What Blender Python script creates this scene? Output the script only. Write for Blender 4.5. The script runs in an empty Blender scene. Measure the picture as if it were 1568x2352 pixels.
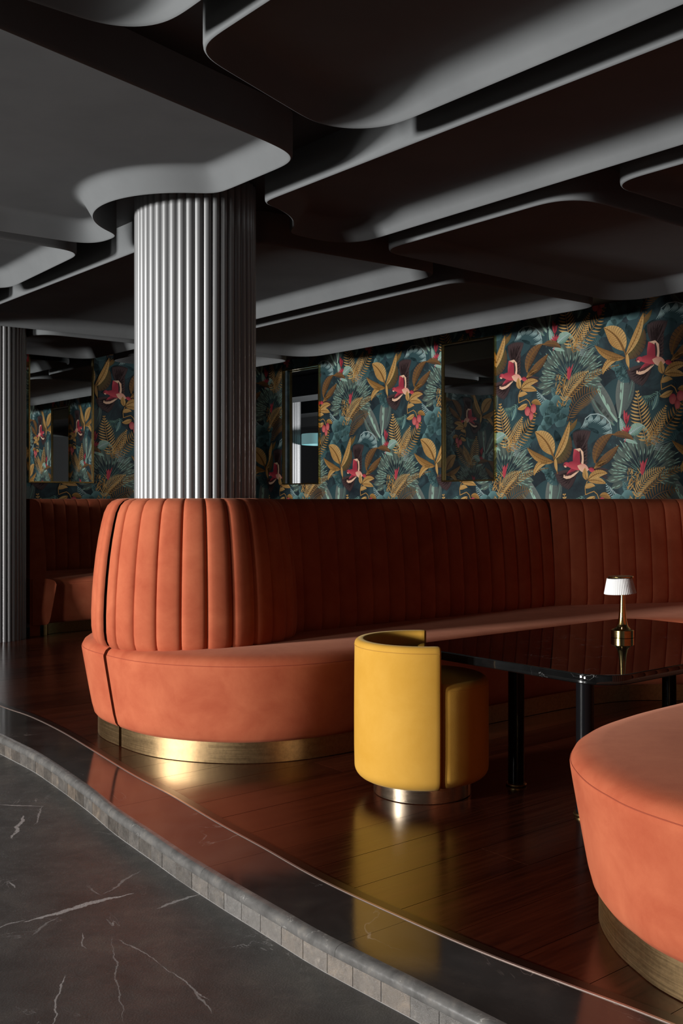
import bpy, math, random
import numpy as np
from mathutils import Vector

random.seed(7)
sc = bpy.context.scene
COL = sc.collection
PI = math.pi

# ------------------------------------------------------------------ frame
# The room is laid out on a (u, n) grid: u runs towards the papered end wall,
# n runs along it; the camera stands over u = n = 0, heights are metres above
# the wooden platform.
H = 1.28
FPX = 2350.0
CU, CN = 0.774, 0.633
_l = math.hypot(CU, CN); CU /= _l; CN /= _l

def W(u, n, z=0.0):
    return (CU*u + CN*n, CN*u - CU*n, z)

def unW(X, Y):
    return (CU*X + CN*Y, CN*X - CU*Y)

def px(x, y, z=0.0):
    """photo pixel on the horizontal plane of height z -> (u, n)"""
    Z = FPX*(H - z)/(y - 1145.0)
    return unW((x - 784.0)*Z/FPX, Z)

cam_d = bpy.data.cameras.new('camera')
cam = bpy.data.objects.new('camera', cam_d)
COL.objects.link(cam)
cam.location = (0, 0, H)
cam.rotation_euler = (PI/2, 0, 0)
cam_d.sensor_fit = 'HORIZONTAL'
cam_d.sensor_width = 24.0
cam_d.lens = 24.0*FPX/1568.0
cam_d.shift_y = -31.0/1568.0
cam_d.clip_start = 0.05
sc.camera = cam

world = bpy.data.worlds.new('world')
sc.world = world
world.use_nodes = True
world.node_tree.nodes['Background'].inputs[0].default_value = (0.55, 0.65, 0.8, 1)
world.node_tree.nodes['Background'].inputs[1].default_value = 0.02

vs = sc.view_settings
vs.view_transform = 'Standard'
vs.look = 'None'
vs.exposure = 0.0
vs.gamma = 1.0
vs.use_curve_mapping = False
sc.cycles.caustics_reflective = False
sc.cycles.caustics_refractive = False

def area(name, loc, target, sx, sy, watts, color=(1, 1, 1)):
    d = bpy.data.lights.new(name, 'AREA')
    d.shape = 'RECTANGLE'; d.size = sx; d.size_y = sy
    d.energy = watts; d.color = color
    o = bpy.data.objects.new(name, d)
    COL.objects.link(o)
    o.location = loc
    o.rotation_euler = (Vector(target) - Vector(loc)).to_track_quat('-Z', 'Y').to_euler()
    return o

U_FRONT = -8.2
# unseen key light read from the shadows, plus an added fill; openings added behind both
area('key_light', W(-8.0, -5.5, 1.85), W(2.9, -4.4, 1.35), 1.0, 1.0, 1560, (1.0, 0.985, 0.96))
area('fill_light', W(-8.0, -3.1, 1.62), W(6.5, -4.2, 1.0), 0.8, 1.2, 230, (1.0, 0.98, 0.95))

# ------------------------------------------------------------------ materials
def lin(c):
    return tuple(((v/255.0)/12.92 if v/255.0 <= 0.04045 else (((v/255.0)+0.055)/1.055)**2.4) for v in c)

def mat(name, color, rough=0.5, metal=0.0, **kw):
    m = bpy.data.materials.new(name)
    m.use_nodes = True
    b = m.node_tree.nodes['Principled BSDF']
    b.inputs['Base Color'].default_value = (*color, 1)
    b.inputs['Roughness'].default_value = rough
    b.inputs['Metallic'].default_value = metal
    for k, v in kw.items():
        b.inputs[k.replace('_', ' ')].default_value = v
    return m

def nt(m):
    return m.node_tree.nodes, m.node_tree.links, m.node_tree.nodes['Principled BSDF']

def noise(N, L, scale, detail=4, rough=0.5, vec=None, dist=0.0):
    t = N.new('ShaderNodeTexNoise')
    t.inputs['Scale'].default_value = scale
    t.inputs['Detail'].default_value = detail
    t.inputs['Roughness'].default_value = rough
    t.inputs['Distortion'].default_value = dist
    if vec is not None:
        L.new(vec, t.inputs['Vector'])
    return t

def ramp(N, L, src, stops):
    r = N.new('ShaderNodeValToRGB')
    e = r.color_ramp.elements
    e[0].position, e[0].color = stops[0][0], (*stops[0][1], 1)
    e[1].position, e[1].color = stops[-1][0], (*stops[-1][1], 1)
    for p, c in stops[1:-1]:
        k = e.new(p); k.color = (*c, 1)
    L.new(src, r.inputs['Fac'])
    return r

def bump(N, L, B, height, strength, dist=0.01):
    b = N.new('ShaderNodeBump')
    b.inputs['Strength'].default_value = strength
    b.inputs['Distance'].default_value = dist
    L.new(height, b.inputs['Height'])
    L.new(b.outputs['Normal'], B.inputs['Normal'])
    return b

def objvec(N, L, scale=(1, 1, 1)):
    tc = N.new('ShaderNodeTexCoord')
    mp = N.new('ShaderNodeMapping')
    mp.inputs['Scale'].default_value = scale
    L.new(tc.outputs['Object'], mp.inputs['Vector'])
    return mp.outputs['Vector']

def math_n(N, L, op, a, b=None, clamp=False):
    k = N.new('ShaderNodeMath'); k.operation = op; k.use_clamp = clamp
    for i, v in enumerate((a, b)):
        if v is None: continue
        if isinstance(v, (int, float)): k.inputs[i].default_value = v
        else: L.new(v, k.inputs[i])
    return k.outputs[0]

def mixc(N, L, fac, a, b):
    k = N.new('ShaderNodeMix'); k.data_type = 'RGBA'
    if isinstance(fac, (int, float)): k.inputs[0].default_value = fac
    else: L.new(fac, k.inputs[0])
    for i, v in ((6, a), (7, b)):
        if isinstance(v, tuple): k.inputs[i].default_value = (*v, 1)
        else: L.new(v, k.inputs[i])
    return k.outputs[2]

def velvet(name, c_lo, c_hi, sheen_tint, sheen=0.45):
    m = mat(name, c_hi, 0.85)
    N, L, B = nt(m)
    v = objvec(N, L)
    a = noise(N, L, 4.5, 6, 0.62, v, 0.3)
    r = ramp(N, L, a.outputs['Fac'], [(0.32, c_lo), (0.72, c_hi)])
    L.new(r.outputs['Color'], B.inputs['Base Color'])
    B.inputs['Sheen Weight'].default_value = sheen
    B.inputs['Sheen Roughness'].default_value = 0.38
    B.inputs['Sheen Tint'].default_value = (*sheen_tint, 1)
    B.inputs['Specular IOR Level'].default_value = 0.12
    f = noise(N, L, 420, 2, 0.6, v)
    bump(N, L, B, f.outputs['Fac'], 0.18, 0.002)
    return m

M = {}
M['orange'] = velvet('orange_velvet', (0.42, 0.092, 0.043), (0.56, 0.155, 0.074), (1.0, 0.50, 0.34), 0.22)
M['yellow'] = velvet('yellow_velvet', (0.60, 0.315, 0.042), (0.68, 0.375, 0.065), (1.0, 0.8, 0.42), 0.25)
M['seam'] = mat('stitched_seam', (0.34, 0.065, 0.028), 0.9)
M['seam_y'] = mat('stitched_yellow_seam', (0.48, 0.25, 0.035), 0.9)

def plaster():
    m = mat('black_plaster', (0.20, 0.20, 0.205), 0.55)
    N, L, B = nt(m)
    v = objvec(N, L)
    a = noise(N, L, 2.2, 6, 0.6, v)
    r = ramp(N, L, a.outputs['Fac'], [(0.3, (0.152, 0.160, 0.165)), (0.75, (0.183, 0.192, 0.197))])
    L.new(r.outputs['Color'], B.inputs['Base Color'])
    B.inputs['Specular IOR Level'].default_value = 0.0
    return m
M['plaster'] = plaster()
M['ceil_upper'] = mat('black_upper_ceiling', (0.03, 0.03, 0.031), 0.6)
M['dark_wall'] = mat('dark_painted_wall', (0.02, 0.02, 0.022), 0.7)

def column_mat():
    m = mat('satin_grey_lacquer', (0.33, 0.335, 0.34), 0.33)
    N, L, B = nt(m)
    B.inputs['Specular IOR Level'].default_value = 0.75
    B.inputs['Metallic'].default_value = 0.5
    v = objvec(N, L)
    a = noise(N, L, 1.5, 2, 0.5, v)
    r = ramp(N, L, a.outputs['Fac'], [(0.3, (0.37, 0.37, 0.37)), (0.7, (0.40, 0.40, 0.40))])
    L.new(r.outputs['Color'], B.inputs['Roughness'])
    return m
M['column'] = column_mat()
M['core'] = mat('column_core', (0.01, 0.01, 0.01), 0.6)

def brass(name, c, rough, streak=True, scl=(2, 2, 90)):
    m = mat(name, c, rough, 1.0)
    N, L, B = nt(m)
    v = objvec(N, L, scl)
    a = noise(N, L, 2.0, 5, 0.6, v)
    r = ramp(N, L, a.outputs['Fac'], [(0.3, (rough*0.9,)*3), (0.75, (rough*1.15,)*3)])
    L.new(r.outputs['Color'], B.inputs['Roughness'])
    v2 = objvec(N, L)
    s = noise(N, L, 60, 5, 0.7, v2)
    r2 = ramp(N, L, s.outputs['Fac'], [(0.3, tuple(x*0.72 for x in c)), (0.62, c)])
    L.new(r2.outputs['Color'], B.inputs['Base Color'])
    return m
M['brass'] = brass('aged_brass', (0.54, 0.36, 0.18), 0.36)
M['brass_pol'] = brass('polished_brass', (0.78, 0.58, 0.24), 0.16)
M['brass_dk'] = brass('dark_brass', (0.40, 0.27, 0.11), 0.32)
M['steel'] = brass('brushed_bronze', (0.62, 0.50, 0.36), 0.25)
M['trimmetal'] = mat('worn_metal_trim', (0.50, 0.38, 0.33), 0.38, 0.7)
M['mirror'] = mat('dark_mirror_glass', (0.72, 0.74, 0.74), 0.01, 1.0)
M['blackgloss'] = mat('black_lacquer', (0.006, 0.006, 0.007), 0.2, Specular_IOR_Level=0.12)
M['shade'] = mat('white_pleated_fabric', (0.95, 0.95, 0.94), 0.8)

# ------------------------------------------------------------------ mesh helpers
def mesh_obj(name, verts, faces, m, parent=None, smooth=True, sharp=40, link=True):
    me = bpy.data.meshes.new(name)
    me.from_pydata([tuple(v) for v in verts], [], faces)
    if smooth:
        me.polygons.foreach_set('use_smooth', [True]*len(me.polygons))
        try:
            me.set_sharp_from_angle(angle=math.radians(sharp))
        except Exception:
            pass
    me.update()
    me.materials.append(m)
    o = bpy.data.objects.new(name, me)
    if link:
        COL.objects.link(o)
    if parent is not None:
        o.parent = parent
        o.matrix_parent_inverse = parent.matrix_world.inverted() if False else o.matrix_parent_inverse
    return o

def tag(o, label, cat, group=None):
    o['label'] = label; o['category'] = cat
    if group: o['group'] = group
    return o

def thing(name, label, cat, loc=(0, 0, 0), rz=0.0, group=None):
    o = bpy.data.objects.new(name, None)
    COL.objects.link(o)
    o.location = loc; o.rotation_euler = (0, 0, rz)
    o.empty_display_size = 0.1
    return tag(o, label, cat, group)

def struct(o):
    o['kind'] = 'structure'
    return o

def grid_faces(nr, nc, close_c=False):
    f = []
    for i in range(nr-1):
        for j in range(nc if close_c else nc-1):
            a = i*nc+j; b = i*nc+(j+1) % nc
            f.append((a, b, b+nc, a+nc))
    return f

def lathe(prof, seg=48, a0=0.0, a1=2*PI):
    """prof [(r,z)]; returns verts, faces"""
    full = abs(a1-a0-2*PI) < 1e-6
    V = []; n = seg if full else seg+1
    for r, z in prof:
        for k in range(n):
            a = a0+(a1-a0)*k/seg
            V.append((r*math.cos(a), r*math.sin(a), z))
    return V, grid_faces(len(prof), n, full)

def box_vf(x0, x1, y0, y1, z0, z1):
    V = [(x0,y0,z0),(x1,y0,z0),(x1,y1,z0),(x0,y1,z0),(x0,y0,z1),(x1,y0,z1),(x1,y1,z1),(x0,y1,z1)]
    F = [(0,3,2,1),(4,5,6,7),(0,1,5,4),(1,2,6,5),(2,3,7,6),(3,0,4,7)]
    return V, F

def un_box(u0, u1, n0, n1, z0, z1):
    V, F = box_vf(u0, u1, n0, n1, z0, z1)
    return [W(*v) for v in V], F

def catmull(P, sub=8, closed=False):
    P = [np.array(p, float) for p in P]
    out = []; n = len(P)
    for i in range(n if closed else n-1):
        p1, p2 = P[i], P[(i+1) % n]
        p0 = P[(i-1) % n] if (closed or i > 0) else 2*p1-p2
        p3 = P[(i+2) % n] if (closed or i+2 < n) else 2*p2-p1
        for k in range(sub):
            t = k/sub
            out.append(0.5*((2*p1)+(-p0+p2)*t+(2*p0-5*p1+4*p2-p3)*t*t+(-p0+3*p1-3*p2+p3)*t**3))
    if not closed: out.append(P[-1])
    return out

# ------------------------------------------------------------------ floors
U_WALL, N_LEFT, N_RIGHT = 7.40, -10.48, 3.6
Z_UP = 2.97
Z_LOW = -0.10

outer_px = [(0,1732),(44,1755),(82,1776),(135,1813),(175,1843),(216,1875),(249,1905),(290,1936),(347,1976),
            (404,2018),(441,2043),(478,2067),(519,2094),(557,2117),(601,2145),(647,2173),(697,2206),(752,2238),
            (811,2269),(876,2305),(943,2340)]
inner_px = [(0,1622),(64,1644),(135,1678),(202,1718),(303,1780),(384,1823),(438,1855),(507,1896),(603,1948),
            (698,2003),(798,2053),(899,2099),(1011,2149),(1147,2205),(1284,2256),(1390,2296),(1518,2345)]
def curve_fn(pts, z):
    P = [px(x, y, z) for x, y in pts]
    P = sorted([(n, u) for u, n in P])
    # extend beyond the frame with gentle continuation
    n0, u0 = P[0]; n1, u1 = P[-1]
    s0 = (P[2][1]-u0)/(P[2][0]-n0); s1 = (u1-P[-4][1])/(n1-P[-4][0])
    P = [(n0-6, u0-s0*1.2), (n0-3, u0-s0*1.2), (n0-1.2, u0-s0*0.8)] + P + [(n1+1.2, u1+s1*0.7), (n1+3, u1+s1*1.0), (n1+6, u1+s1*1.0)]
    C = catmull(P, 6)
    a = np.array(C)
    o = np.argsort(a[:, 0])
    a = a[o]
    # light smoothing of pixel noise
    g = np.linspace(a[0, 0], a[-1, 0], 1200)
    v = np.interp(g, a[:, 0], a[:, 1])
    k = np.hanning(23); k /= k.sum()
    vv = np.convolve(np.pad(v, 11, mode='edge'), k, mode='valid')
    return lambda n: float(np.interp(n, g, vv))
u_out = curve_fn(outer_px, Z_LOW)
u_in = curve_fn(inner_px, 0.0)

def seg_dist(N, L, vec, A, Bp, wig=None):
    """distance in the xy plane from the shading point to segment A-B (nodes)"""
    ab = (Bp[0]-A[0], Bp[1]-A[1]); l2 = ab[0]**2+ab[1]**2
    s = N.new('ShaderNodeVectorMath'); s.operation = 'SUBTRACT'
    L.new(vec, s.inputs[0]); s.inputs[1].default_value = (A[0], A[1], 0)
    d = N.new('ShaderNodeVectorMath'); d.operation = 'DOT_PRODUCT'
    L.new(s.outputs[0], d.inputs[0]); d.inputs[1].default_value = (ab[0]/l2, ab[1]/l2, 0)
    t = math_n(N, L, 'ADD', d.outputs['Value'], 0.0, True)
    sc_ = N.new('ShaderNodeVectorMath'); sc_.operation = 'SCALE'
    sc_.inputs[0].default_value = (ab[0], ab[1], 0); L.new(t, sc_.inputs['Scale'])
    e = N.new('ShaderNodeVectorMath'); e.operation = 'SUBTRACT'
    L.new(s.outputs[0], e.inputs[0]); L.new(sc_.outputs[0], e.inputs[1])
    ln = N.new('ShaderNodeVectorMath'); ln.operation = 'LENGTH'
    L.new(e.outputs[0], ln.inputs[0])
    return ln.outputs['Value'], t

def marble(name, base, vein, rough, veins=(), scale=1.0, pit=0.25, rvar=0.4):
    m = mat(name, base, rough)
    N, L, B = nt(m)
    tc = N.new('ShaderNodeTexCoord')
    v = tc.outputs['Object']
    a = noise(N, L, 3.5*scale, 8, 0.62, v, 0.4)
    r = ramp(N, L, a.outputs['Fac'], [(0.3, tuple(x*0.6 for x in base)), (0.55, base), (0.8, (base[0]*1.7, base[1]*1.6, base[2]*1.45))])
    col = r.outputs['Color']
    # fine light veins from thin noise iso lines
    w = noise(N, L, 1.3*scale, 5, 0.55, v, 1.6)
    d = math_n(N, L, 'ABSOLUTE', math_n(N, L, 'SUBTRACT', w.outputs['Fac'], 0.5))
    k = math_n(N, L, 'SUBTRACT', 1.0, math_n(N, L, 'MULTIPLY', d, 260.0), True)
    msk = noise(N, L, 2.6*scale, 3, 0.5, v)
    mk = math_n(N, L, 'MULTIPLY', math_n(N, L, 'SUBTRACT', msk.outputs['Fac'], 0.52), 7.0, True)
    fac = math_n(N, L, 'MULTIPLY', math_n(N, L, 'MULTIPLY', k, mk), 0.6)
    if veins:
        wn = noise(N, L, 9, 4, 0.6, v)
        off = N.new('ShaderNodeVectorMath'); off.operation = 'SUBTRACT'
        L.new(wn.outputs['Color'], off.inputs[0]); off.inputs[1].default_value = (0.5, 0.5, 0.5)
        sc_ = N.new('ShaderNodeVectorMath'); sc_.operation = 'SCALE'
        L.new(off.outputs[0], sc_.inputs[0]); sc_.inputs['Scale'].default_value = 0.055
        ad = N.new('ShaderNodeVectorMath'); ad.operation = 'ADD'
        L.new(v, ad.inputs[0]); L.new(sc_.outputs[0], ad.inputs[1])
        fl = N.new('ShaderNodeVectorMath'); fl.operation = 'MULTIPLY'
        L.new(ad.outputs[0], fl.inputs[0]); fl.inputs[1].default_value = (1, 1, 0)
        gr = noise(N, L, 45, 4, 0.7, v)
        for A, Bp, wd, st in veins:
            dist, t = seg_dist(N, L, fl.outputs[0], A, Bp)
            taper = math_n(N, L, 'MULTIPLY', math_n(N, L, 'MULTIPLY', t, math_n(N, L, 'SUBTRACT', 1.0, t)), 4.0)
            wid = math_n(N, L, 'MULTIPLY', math_n(N, L, 'ADD', math_n(N, L, 'MULTIPLY', taper, 0.85), 0.15),
                         math_n(N, L, 'MULTIPLY', gr.outputs['Fac'], 2.0*wd))
            q = math_n(N, L, 'MULTIPLY', math_n(N, L, 'SUBTRACT', 1.0, math_n(N, L, 'DIVIDE', dist, wid)), 3.0, True)
            fac = math_n(N, L, 'MAXIMUM', fac, math_n(N, L, 'MULTIPLY', q, st))
    out = mixc(N, L, fac, col, vein)
    L.new(out, B.inputs['Base Color'])
    rn = noise(N, L, 14*scale, 6, 0.65, v)
    rr = ramp(N, L, rn.outputs['Fac'], [(0.3, (rough*(1-rvar),)*3), (0.75, (rough*(1+rvar),)*3)])
    L.new(rr.outputs['Color'], B.inputs['Roughness'])
    pn = noise(N, L, 95*scale, 5, 0.72, v)
    bump(N, L, B, pn.outputs['Fac'], pit, 0.003)
    return m

def vary(m, lo, hi):
    N, L, B = nt(m)
    src = B.inputs['Base Color'].links[0].from_socket
    oi = N.new('ShaderNodeObjectInfo')
    r = ramp(N, L, oi.outputs['Random'], [(0.0, lo), (0.5, (1, 1, 1)), (1.0, hi)])
    mx = N.new('ShaderNodeMix'); mx.data_type = 'RGBA'; mx.blend_type = 'MULTIPLY'
    mx.inputs[0].default_value = 1.0
    L.new(src, mx.inputs[6]); L.new(r.outputs['Color'], mx.inputs[7])
    L.new(mx.outputs[2], B.inputs['Base Color'])

def vpx(x0, y0, x1, y1, wd, st):
    a = W(*px(x0, y0, Z_LOW)); b = W(*px(x1, y1, Z_LOW))
    return ((a[0], a[1]), (b[0], b[1]), wd, st)
floor_veins = [vpx(55,2118,305,2050,0.013,0.75), vpx(360,2088,455,2053,0.008,0.6), vpx(-10,1848,98,1853,0.006,0.6),
               vpx(30,1925,55,1872,0.009,0.7), vpx(78,1895,98,1852,0.004,0.5), vpx(-20,2136,58,2112,0.005,0.5),
               vpx(70,2150,130,2105,0.005,0.3), vpx(270,2158,372,2214,0.003,0.5), vpx(372,2214,480,2300,0.003,0.5),
               vpx(148,2240,118,2355,0.0035,0.6), vpx(235,2055,320,2000,0.005,0.35), vpx(190,2140,198,2180,0.003,0.5),
               vpx(255,2150,285,2352,0.0025,0.35), vpx(440,2265,490,2330,0.004,0.45), vpx(20,2025,36,2040,0.005,0.6)]
M['floor_marble'] = marble('dark_veined_marble', (0.080, 0.077, 0.073), (0.60, 0.58, 0.57), 0.33, floor_veins, 1.6, 0.55)
M['kerb_marble'] = marble('polished_black_marble', (0.050, 0.047, 0.044), (0.5, 0.48, 0.45), 0.09, (), 1.2, 0.02, 0.3)
M['tile_marble'] = marble('grey_stone_tile', (0.135, 0.124, 0.114), (0.6, 0.58, 0.55), 0.28, (), 6.0, 0.5)
vary(M['tile_marble'], (0.62, 0.58, 0.54), (1.15, 1.0, 0.86))
M['nosing'] = marble('marble_edge_sheen', (0.135, 0.130, 0.124), (0.5, 0.48, 0.45), 0.24, (), 4.0, 0.08)  # same marble as the kerb, lightened to put its sheen into the colour
M['grout'] = mat('pale_grout', (0.30, 0.29, 0.28), 0.9)
M['table_marble'] = marble('black_table_marble', (0.006, 0.006, 0.006), (0.5, 0.5, 0.5), 0.025, (), 2.6, 0.0, 0.2)

# lower marble floor, up to the riser
ns = np.linspace(N_LEFT, N_RIGHT, 141)
V = []; F = []
for n in ns:
    V += [W(U_FRONT, n, Z_LOW), W(u_out(n)+0.02, n, Z_LOW), W(U_FRONT, n, Z_LOW-0.1), W(u_out(n)+0.02, n, Z_LOW-0.1)]
for i in range(len(ns)-1):
    a = i*4; b = a+4
    F += [(a, b, b+1, a+1), (a+2, a+3, b+3, b+2)]
floor = struct(mesh_obj('floor', V, F, M['floor_marble'], smooth=False))

# platform base, kerb, riser tiles
def wood(name, lo, hi, rough):
    m = mat(name, hi, rough)
    N, L, B = nt(m)
    tc = N.new('ShaderNodeTexCoord')
    at = N.new('ShaderNodeObjectInfo')
    mp = N.new('ShaderNodeMapping')
    mp.inputs['Rotation'].default_value = (0, 0, -math.atan2(CN, CU))
    L.new(tc.outputs['Object'], mp.inputs['Vector'])
    st = N.new('ShaderNodeMapping'); st.inputs['Scale'].default_value = (1.2, 26, 4)
    L.new(mp.outputs['Vector'], st.inputs['Vector'])
    g = noise(N, L, 2.4, 7, 0.65, st.outputs['Vector'], 0.5)
    st2 = N.new('ShaderNodeMapping'); st2.inputs['Scale'].default_value = (0.5, 13.3, 1)
    L.new(mp.outputs['Vector'], st2.inputs['Vector'])
    g2 = noise(N, L, 1.0, 1, 0.5, st2.outputs['Vector'])
    f = math_n(N, L, 'ADD', math_n(N, L, 'MULTIPLY', g.outputs['Fac'], 0.6), math_n(N, L, 'MULTIPLY', g2.outputs['Fac'], 0.4))
    f = math_n(N, L, 'ADD', f, math_n(N, L, 'MULTIPLY', math_n(N, L, 'SUBTRACT', at.outputs['Random'], 0.5), 0.22))
    r = ramp(N, L, f, [(0.3, lo), (0.5, tuple((a+b)/2 for a, b in zip(lo, hi))), (0.75, hi)])
    L.new(r.outputs['Color'], B.inputs['Base Color'])
    rr = ramp(N, L, g.outputs['Fac'], [(0.3, (rough*0.8,)*3), (0.8, (rough*1.3,)*3)])
    L.new(rr.outputs['Color'], B.inputs['Roughness'])
    bump(N, L, B, g.outputs['Fac'], 0.05, 0.002)
    return m
M['wood'] = wood('dark_mahogany_boards', (0.020, 0.0045, 0.0025), (0.085, 0.020, 0.0085), 0.20)
M['wood_edge'] = mat('dark_wood_edging', (0.018, 0.006, 0.003), 0.3)

plat = bpy.data.objects.new('floor_platform', None); COL.objects.link(plat); struct(plat)
V = []; F = []
for n in ns:
    V += [W(u_out(n)+0.10, n, -0.026), W(U_WALL+0.02, n, -0.026)]
F = [(2*i, 2*i+1, 2*i+3, 2*i+2) for i in range(len(ns)-1)]
mesh_obj('subfloor', V, F, M['core'], plat, smooth=False)
PW = 0.2255
rnd = random.Random(3)
n = -10.47
while n < 2.0:
    n2 = min(n+PW, 2.05)
    ustart = 0.5*(u_out(n)+u_out(n2))*0.45+0.5*(u_in(n)+u_in(n2))*0.55
    umax = max(u_in(n), u_in(n2))
    u = ustart
    first = True
    while u < U_WALL-0.02:
        ln = rnd.uniform(0.75, 2.3) if first else rnd.uniform(1.7, 2.6)
        e = min(u+ln, U_WALL-0.01)
        if U_WALL-e < 0.5: e = U_WALL-0.01
        g = 0.0011
        Vb, Fb = un_box(u+g, e-g, n+g, n2-g, -0.022, -0.0006-rnd.random()*0.0005)
        mesh_obj('plank', Vb, Fb, M['wood'], plat, smooth=False)
        u = e; first = False
    n = n2

kerb = bpy.data.objects.new('trim_1', None); COL.objects.link(kerb); struct(kerb)
kerb['label'] = 'polished dark marble kerb curving along the raised platform edge'
prof = [(0.022, 0.0), (0.006, -0.001), (-0.004, -0.005), (-0.010, -0.012), (-0.012, -0.020), (-0.012, -0.030), (-0.010, -0.034), (0.0, -0.036), (0.03, -0.037)]
joints = [-10.4, -9.2, -8.0, -7.1]
x = -6.35
while x < 2.0:
    joints.append(x); x += rnd.uniform(0.75, 0.95)
joints.append(2.0)
for a, b in zip(joints[:-1], joints[1:]):
    a2, b2 = a+0.0006, b-0.0006
    k = max(3, int((b-a)/0.06))
    V = []
    for i in range(k+1):
        n = a2+(b2-a2)*i/k
        V += [W(u_in(n), n, -0.02), W(u_in(n), n, 0.0), W(u_out(n)+0.022, n, 0.0), W(u_out(n)+0.022, n, -0.036)]
    F = grid_faces(k+1, 4)
    F += [(0, 1, 2, 3), (k*4+3, k*4+2, k*4+1, k*4)]
    sl = mesh_obj('kerb_slab', V, F, M['kerb_marble'], kerb, sharp=50)
    V = []
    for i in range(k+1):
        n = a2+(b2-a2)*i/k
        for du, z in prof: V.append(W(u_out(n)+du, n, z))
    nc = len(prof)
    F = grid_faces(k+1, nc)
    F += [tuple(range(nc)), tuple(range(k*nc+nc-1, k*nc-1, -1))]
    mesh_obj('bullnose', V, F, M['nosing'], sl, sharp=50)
# grout backing and riser tiles
V = []
for n in ns: V += [W(u_out(n)+0.0006, n, -0.036), W(u_out(n)+0.0006, n, Z_LOW)]
mesh_obj('grout', V, [(2*i, 2*i+1, 2*i+3, 2*i+2) for i in range(len(ns)-1)], M['grout'], kerb, smooth=False)
tj = []
for x, y in [(8,1738),(27,1746),(45,1756),(64,1766),(82,1776),(101,1789),(118,1801),(135,1813),(155,1828),(173,1842),(192,1856),
             (212,1872),(231,1888),(249,1905),(271,1922),(295,1940),(319,1957),(347,1976),(372,1995),(404,2018),(441,2043),(478,2067),
             (515,2091),(555,2116),(599,2143),(647,2173),(696,2205),(751,2238),(811,2269),(876,2304),(943,2340)]:
    tj.append(px(x, y, Z_LOW)[1])
tj = sorted(tj)
left = [tj[0]-0.105*i for i in range(18, 0, -1)]
right = [tj[-1]+0.105*i for i in range(1, 12)]
tj = left+tj+right
for a, b in zip(tj[:-1], tj[1:]):
    if b-a < 0.02: continue
    pr = -rnd.uniform(0.0004, 0.0016)
    V = []
    for i in range(3):
        n = a+0.0014+(b-a-0.0028)*i/2
        for du, z in ((0.012, -0.038), (pr+0.001, -0.038), (pr, -0.039), (pr, -0.097), (pr+0.001, -0.098), (0.012, -0.098)):
            V.append(W(u_out(n)+du, n, z))
    F = grid_faces(3, 6)+[(0,1,2,3,4,5), (17,16,15,14,13,12)]
    mesh_obj('riser_tile', V, F, M['tile_marble'], kerb, smooth=False)
# worn metal strip and dark wood edging between marble and boards
def ribbon(name, o0, o1, z0, z1, m):
    V = []
    nn = np.linspace(-10.4, 2.0, 240)
    for n in nn:
        V += [W(u_in(n)+o0, n, z0), W(u_in(n)+o0, n, z1), W(u_in(n)+o1, n, z1), W(u_in(n)+o1, n, z0)]
    return mesh_obj(name, V, grid_faces(len(nn), 4), m, kerb, smooth=False)
ribbon('metal_strip', 0.0005, 0.0085, -0.01, 0.0022, M['trimmetal'])
ribbon('wood_edging', 0.009, 0.045, -0.01, 0.0012, M['wood_edge'])

# ------------------------------------------------------------------ walls
def wall_quads(name, rects, f, m):
    """rects in (a, z) on a wall; f(a,z,depth)"""
    V = []; F = []
    for a0, a1, z0, z1 in rects:
        b = len(V)
        for d in (0.0, 0.09):
            V += [f(a0, z0, d), f(a1, z0, d), f(a1, z1, d), f(a0, z1, d)]
        F += [(b,b+1,b+2,b+3), (b+4,b+7,b+6,b+5), (b,b+4,b+5,b+1), (b+1,b+5,b+6,b+2), (b+2,b+6,b+7,b+3), (b+3,b+7,b+4,b)]
    return struct(mesh_obj(name, V, F, m, smooth=False))

def paper_base():
    m = mat('teal_wallpaper_ground', lin((38, 54, 60)), 0.6)
    N, L, B = nt(m)
    v = objvec(N, L)
    a = noise(N, L, 4.5, 5, 0.6, v, 0.6)
    r = ramp(N, L, a.outputs['Fac'], [(0.3, lin((22, 32, 40))), (0.5, lin((36, 52, 58))), (0.72, lin((58, 84, 90)))])
    L.new(r.outputs['Color'], B.inputs['Base Color'])
    B.inputs['Specular IOR Level'].default_value = 0.3
    return m
M['paper'] = paper_base()

def hole_px(xa, xb):
    out = []
    for x in (xa, xb):
        r = (x-784.0)/FPX
        out.append((CN*U_WALL*r-CU*U_WALL)/(CN+CU*r))
    return out
WIN = (*hole_px(652, 736), 1.45, 2.85)
fb = lambda a, z, d: W(U_WALL+d, a, z)
wall_back = wall_quads('wall_back', [(N_LEFT, WIN[0], Z_LOW, Z_UP), (WIN[1], N_RIGHT, Z_LOW, Z_UP), (WIN[0], WIN[1], Z_LOW, WIN[2]), (WIN[0], WIN[1], WIN[3], Z_UP)], fb, M['paper'])
fl_ = lambda a, z, d: W(a, N_LEFT-d, z)
wall_left = wall_quads('wall_left', [(2.2, U_WALL+0.09, Z_LOW, Z_UP)], fl_, M['paper'])
wall_left_b = wall_quads('wall_left_front', [(U_FRONT, 2.2, Z_LOW, Z_UP)], fl_, M['dark_wall'])
wall_right = wall_quads('wall_right', [(U_FRONT, U_WALL+0.09, Z_LOW, Z_UP)], lambda a, z, d: W(a, N_RIGHT+d, z), M['dark_wall'])
light_blocker = wall_quads('light_blocker_wall', [(N_LEFT, -8.52, Z_LOW, Z_UP)], lambda a, z, d: W(d, a, z), M['dark_wall'])  # unseen wall, added to keep key light off the left wall
K1 = (-6.1, -4.9, 0.9, 2.35); K2 = (-3.65, -2.55, 0.9, 2.35)  # unseen window openings, added around the key and fill lights
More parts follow.
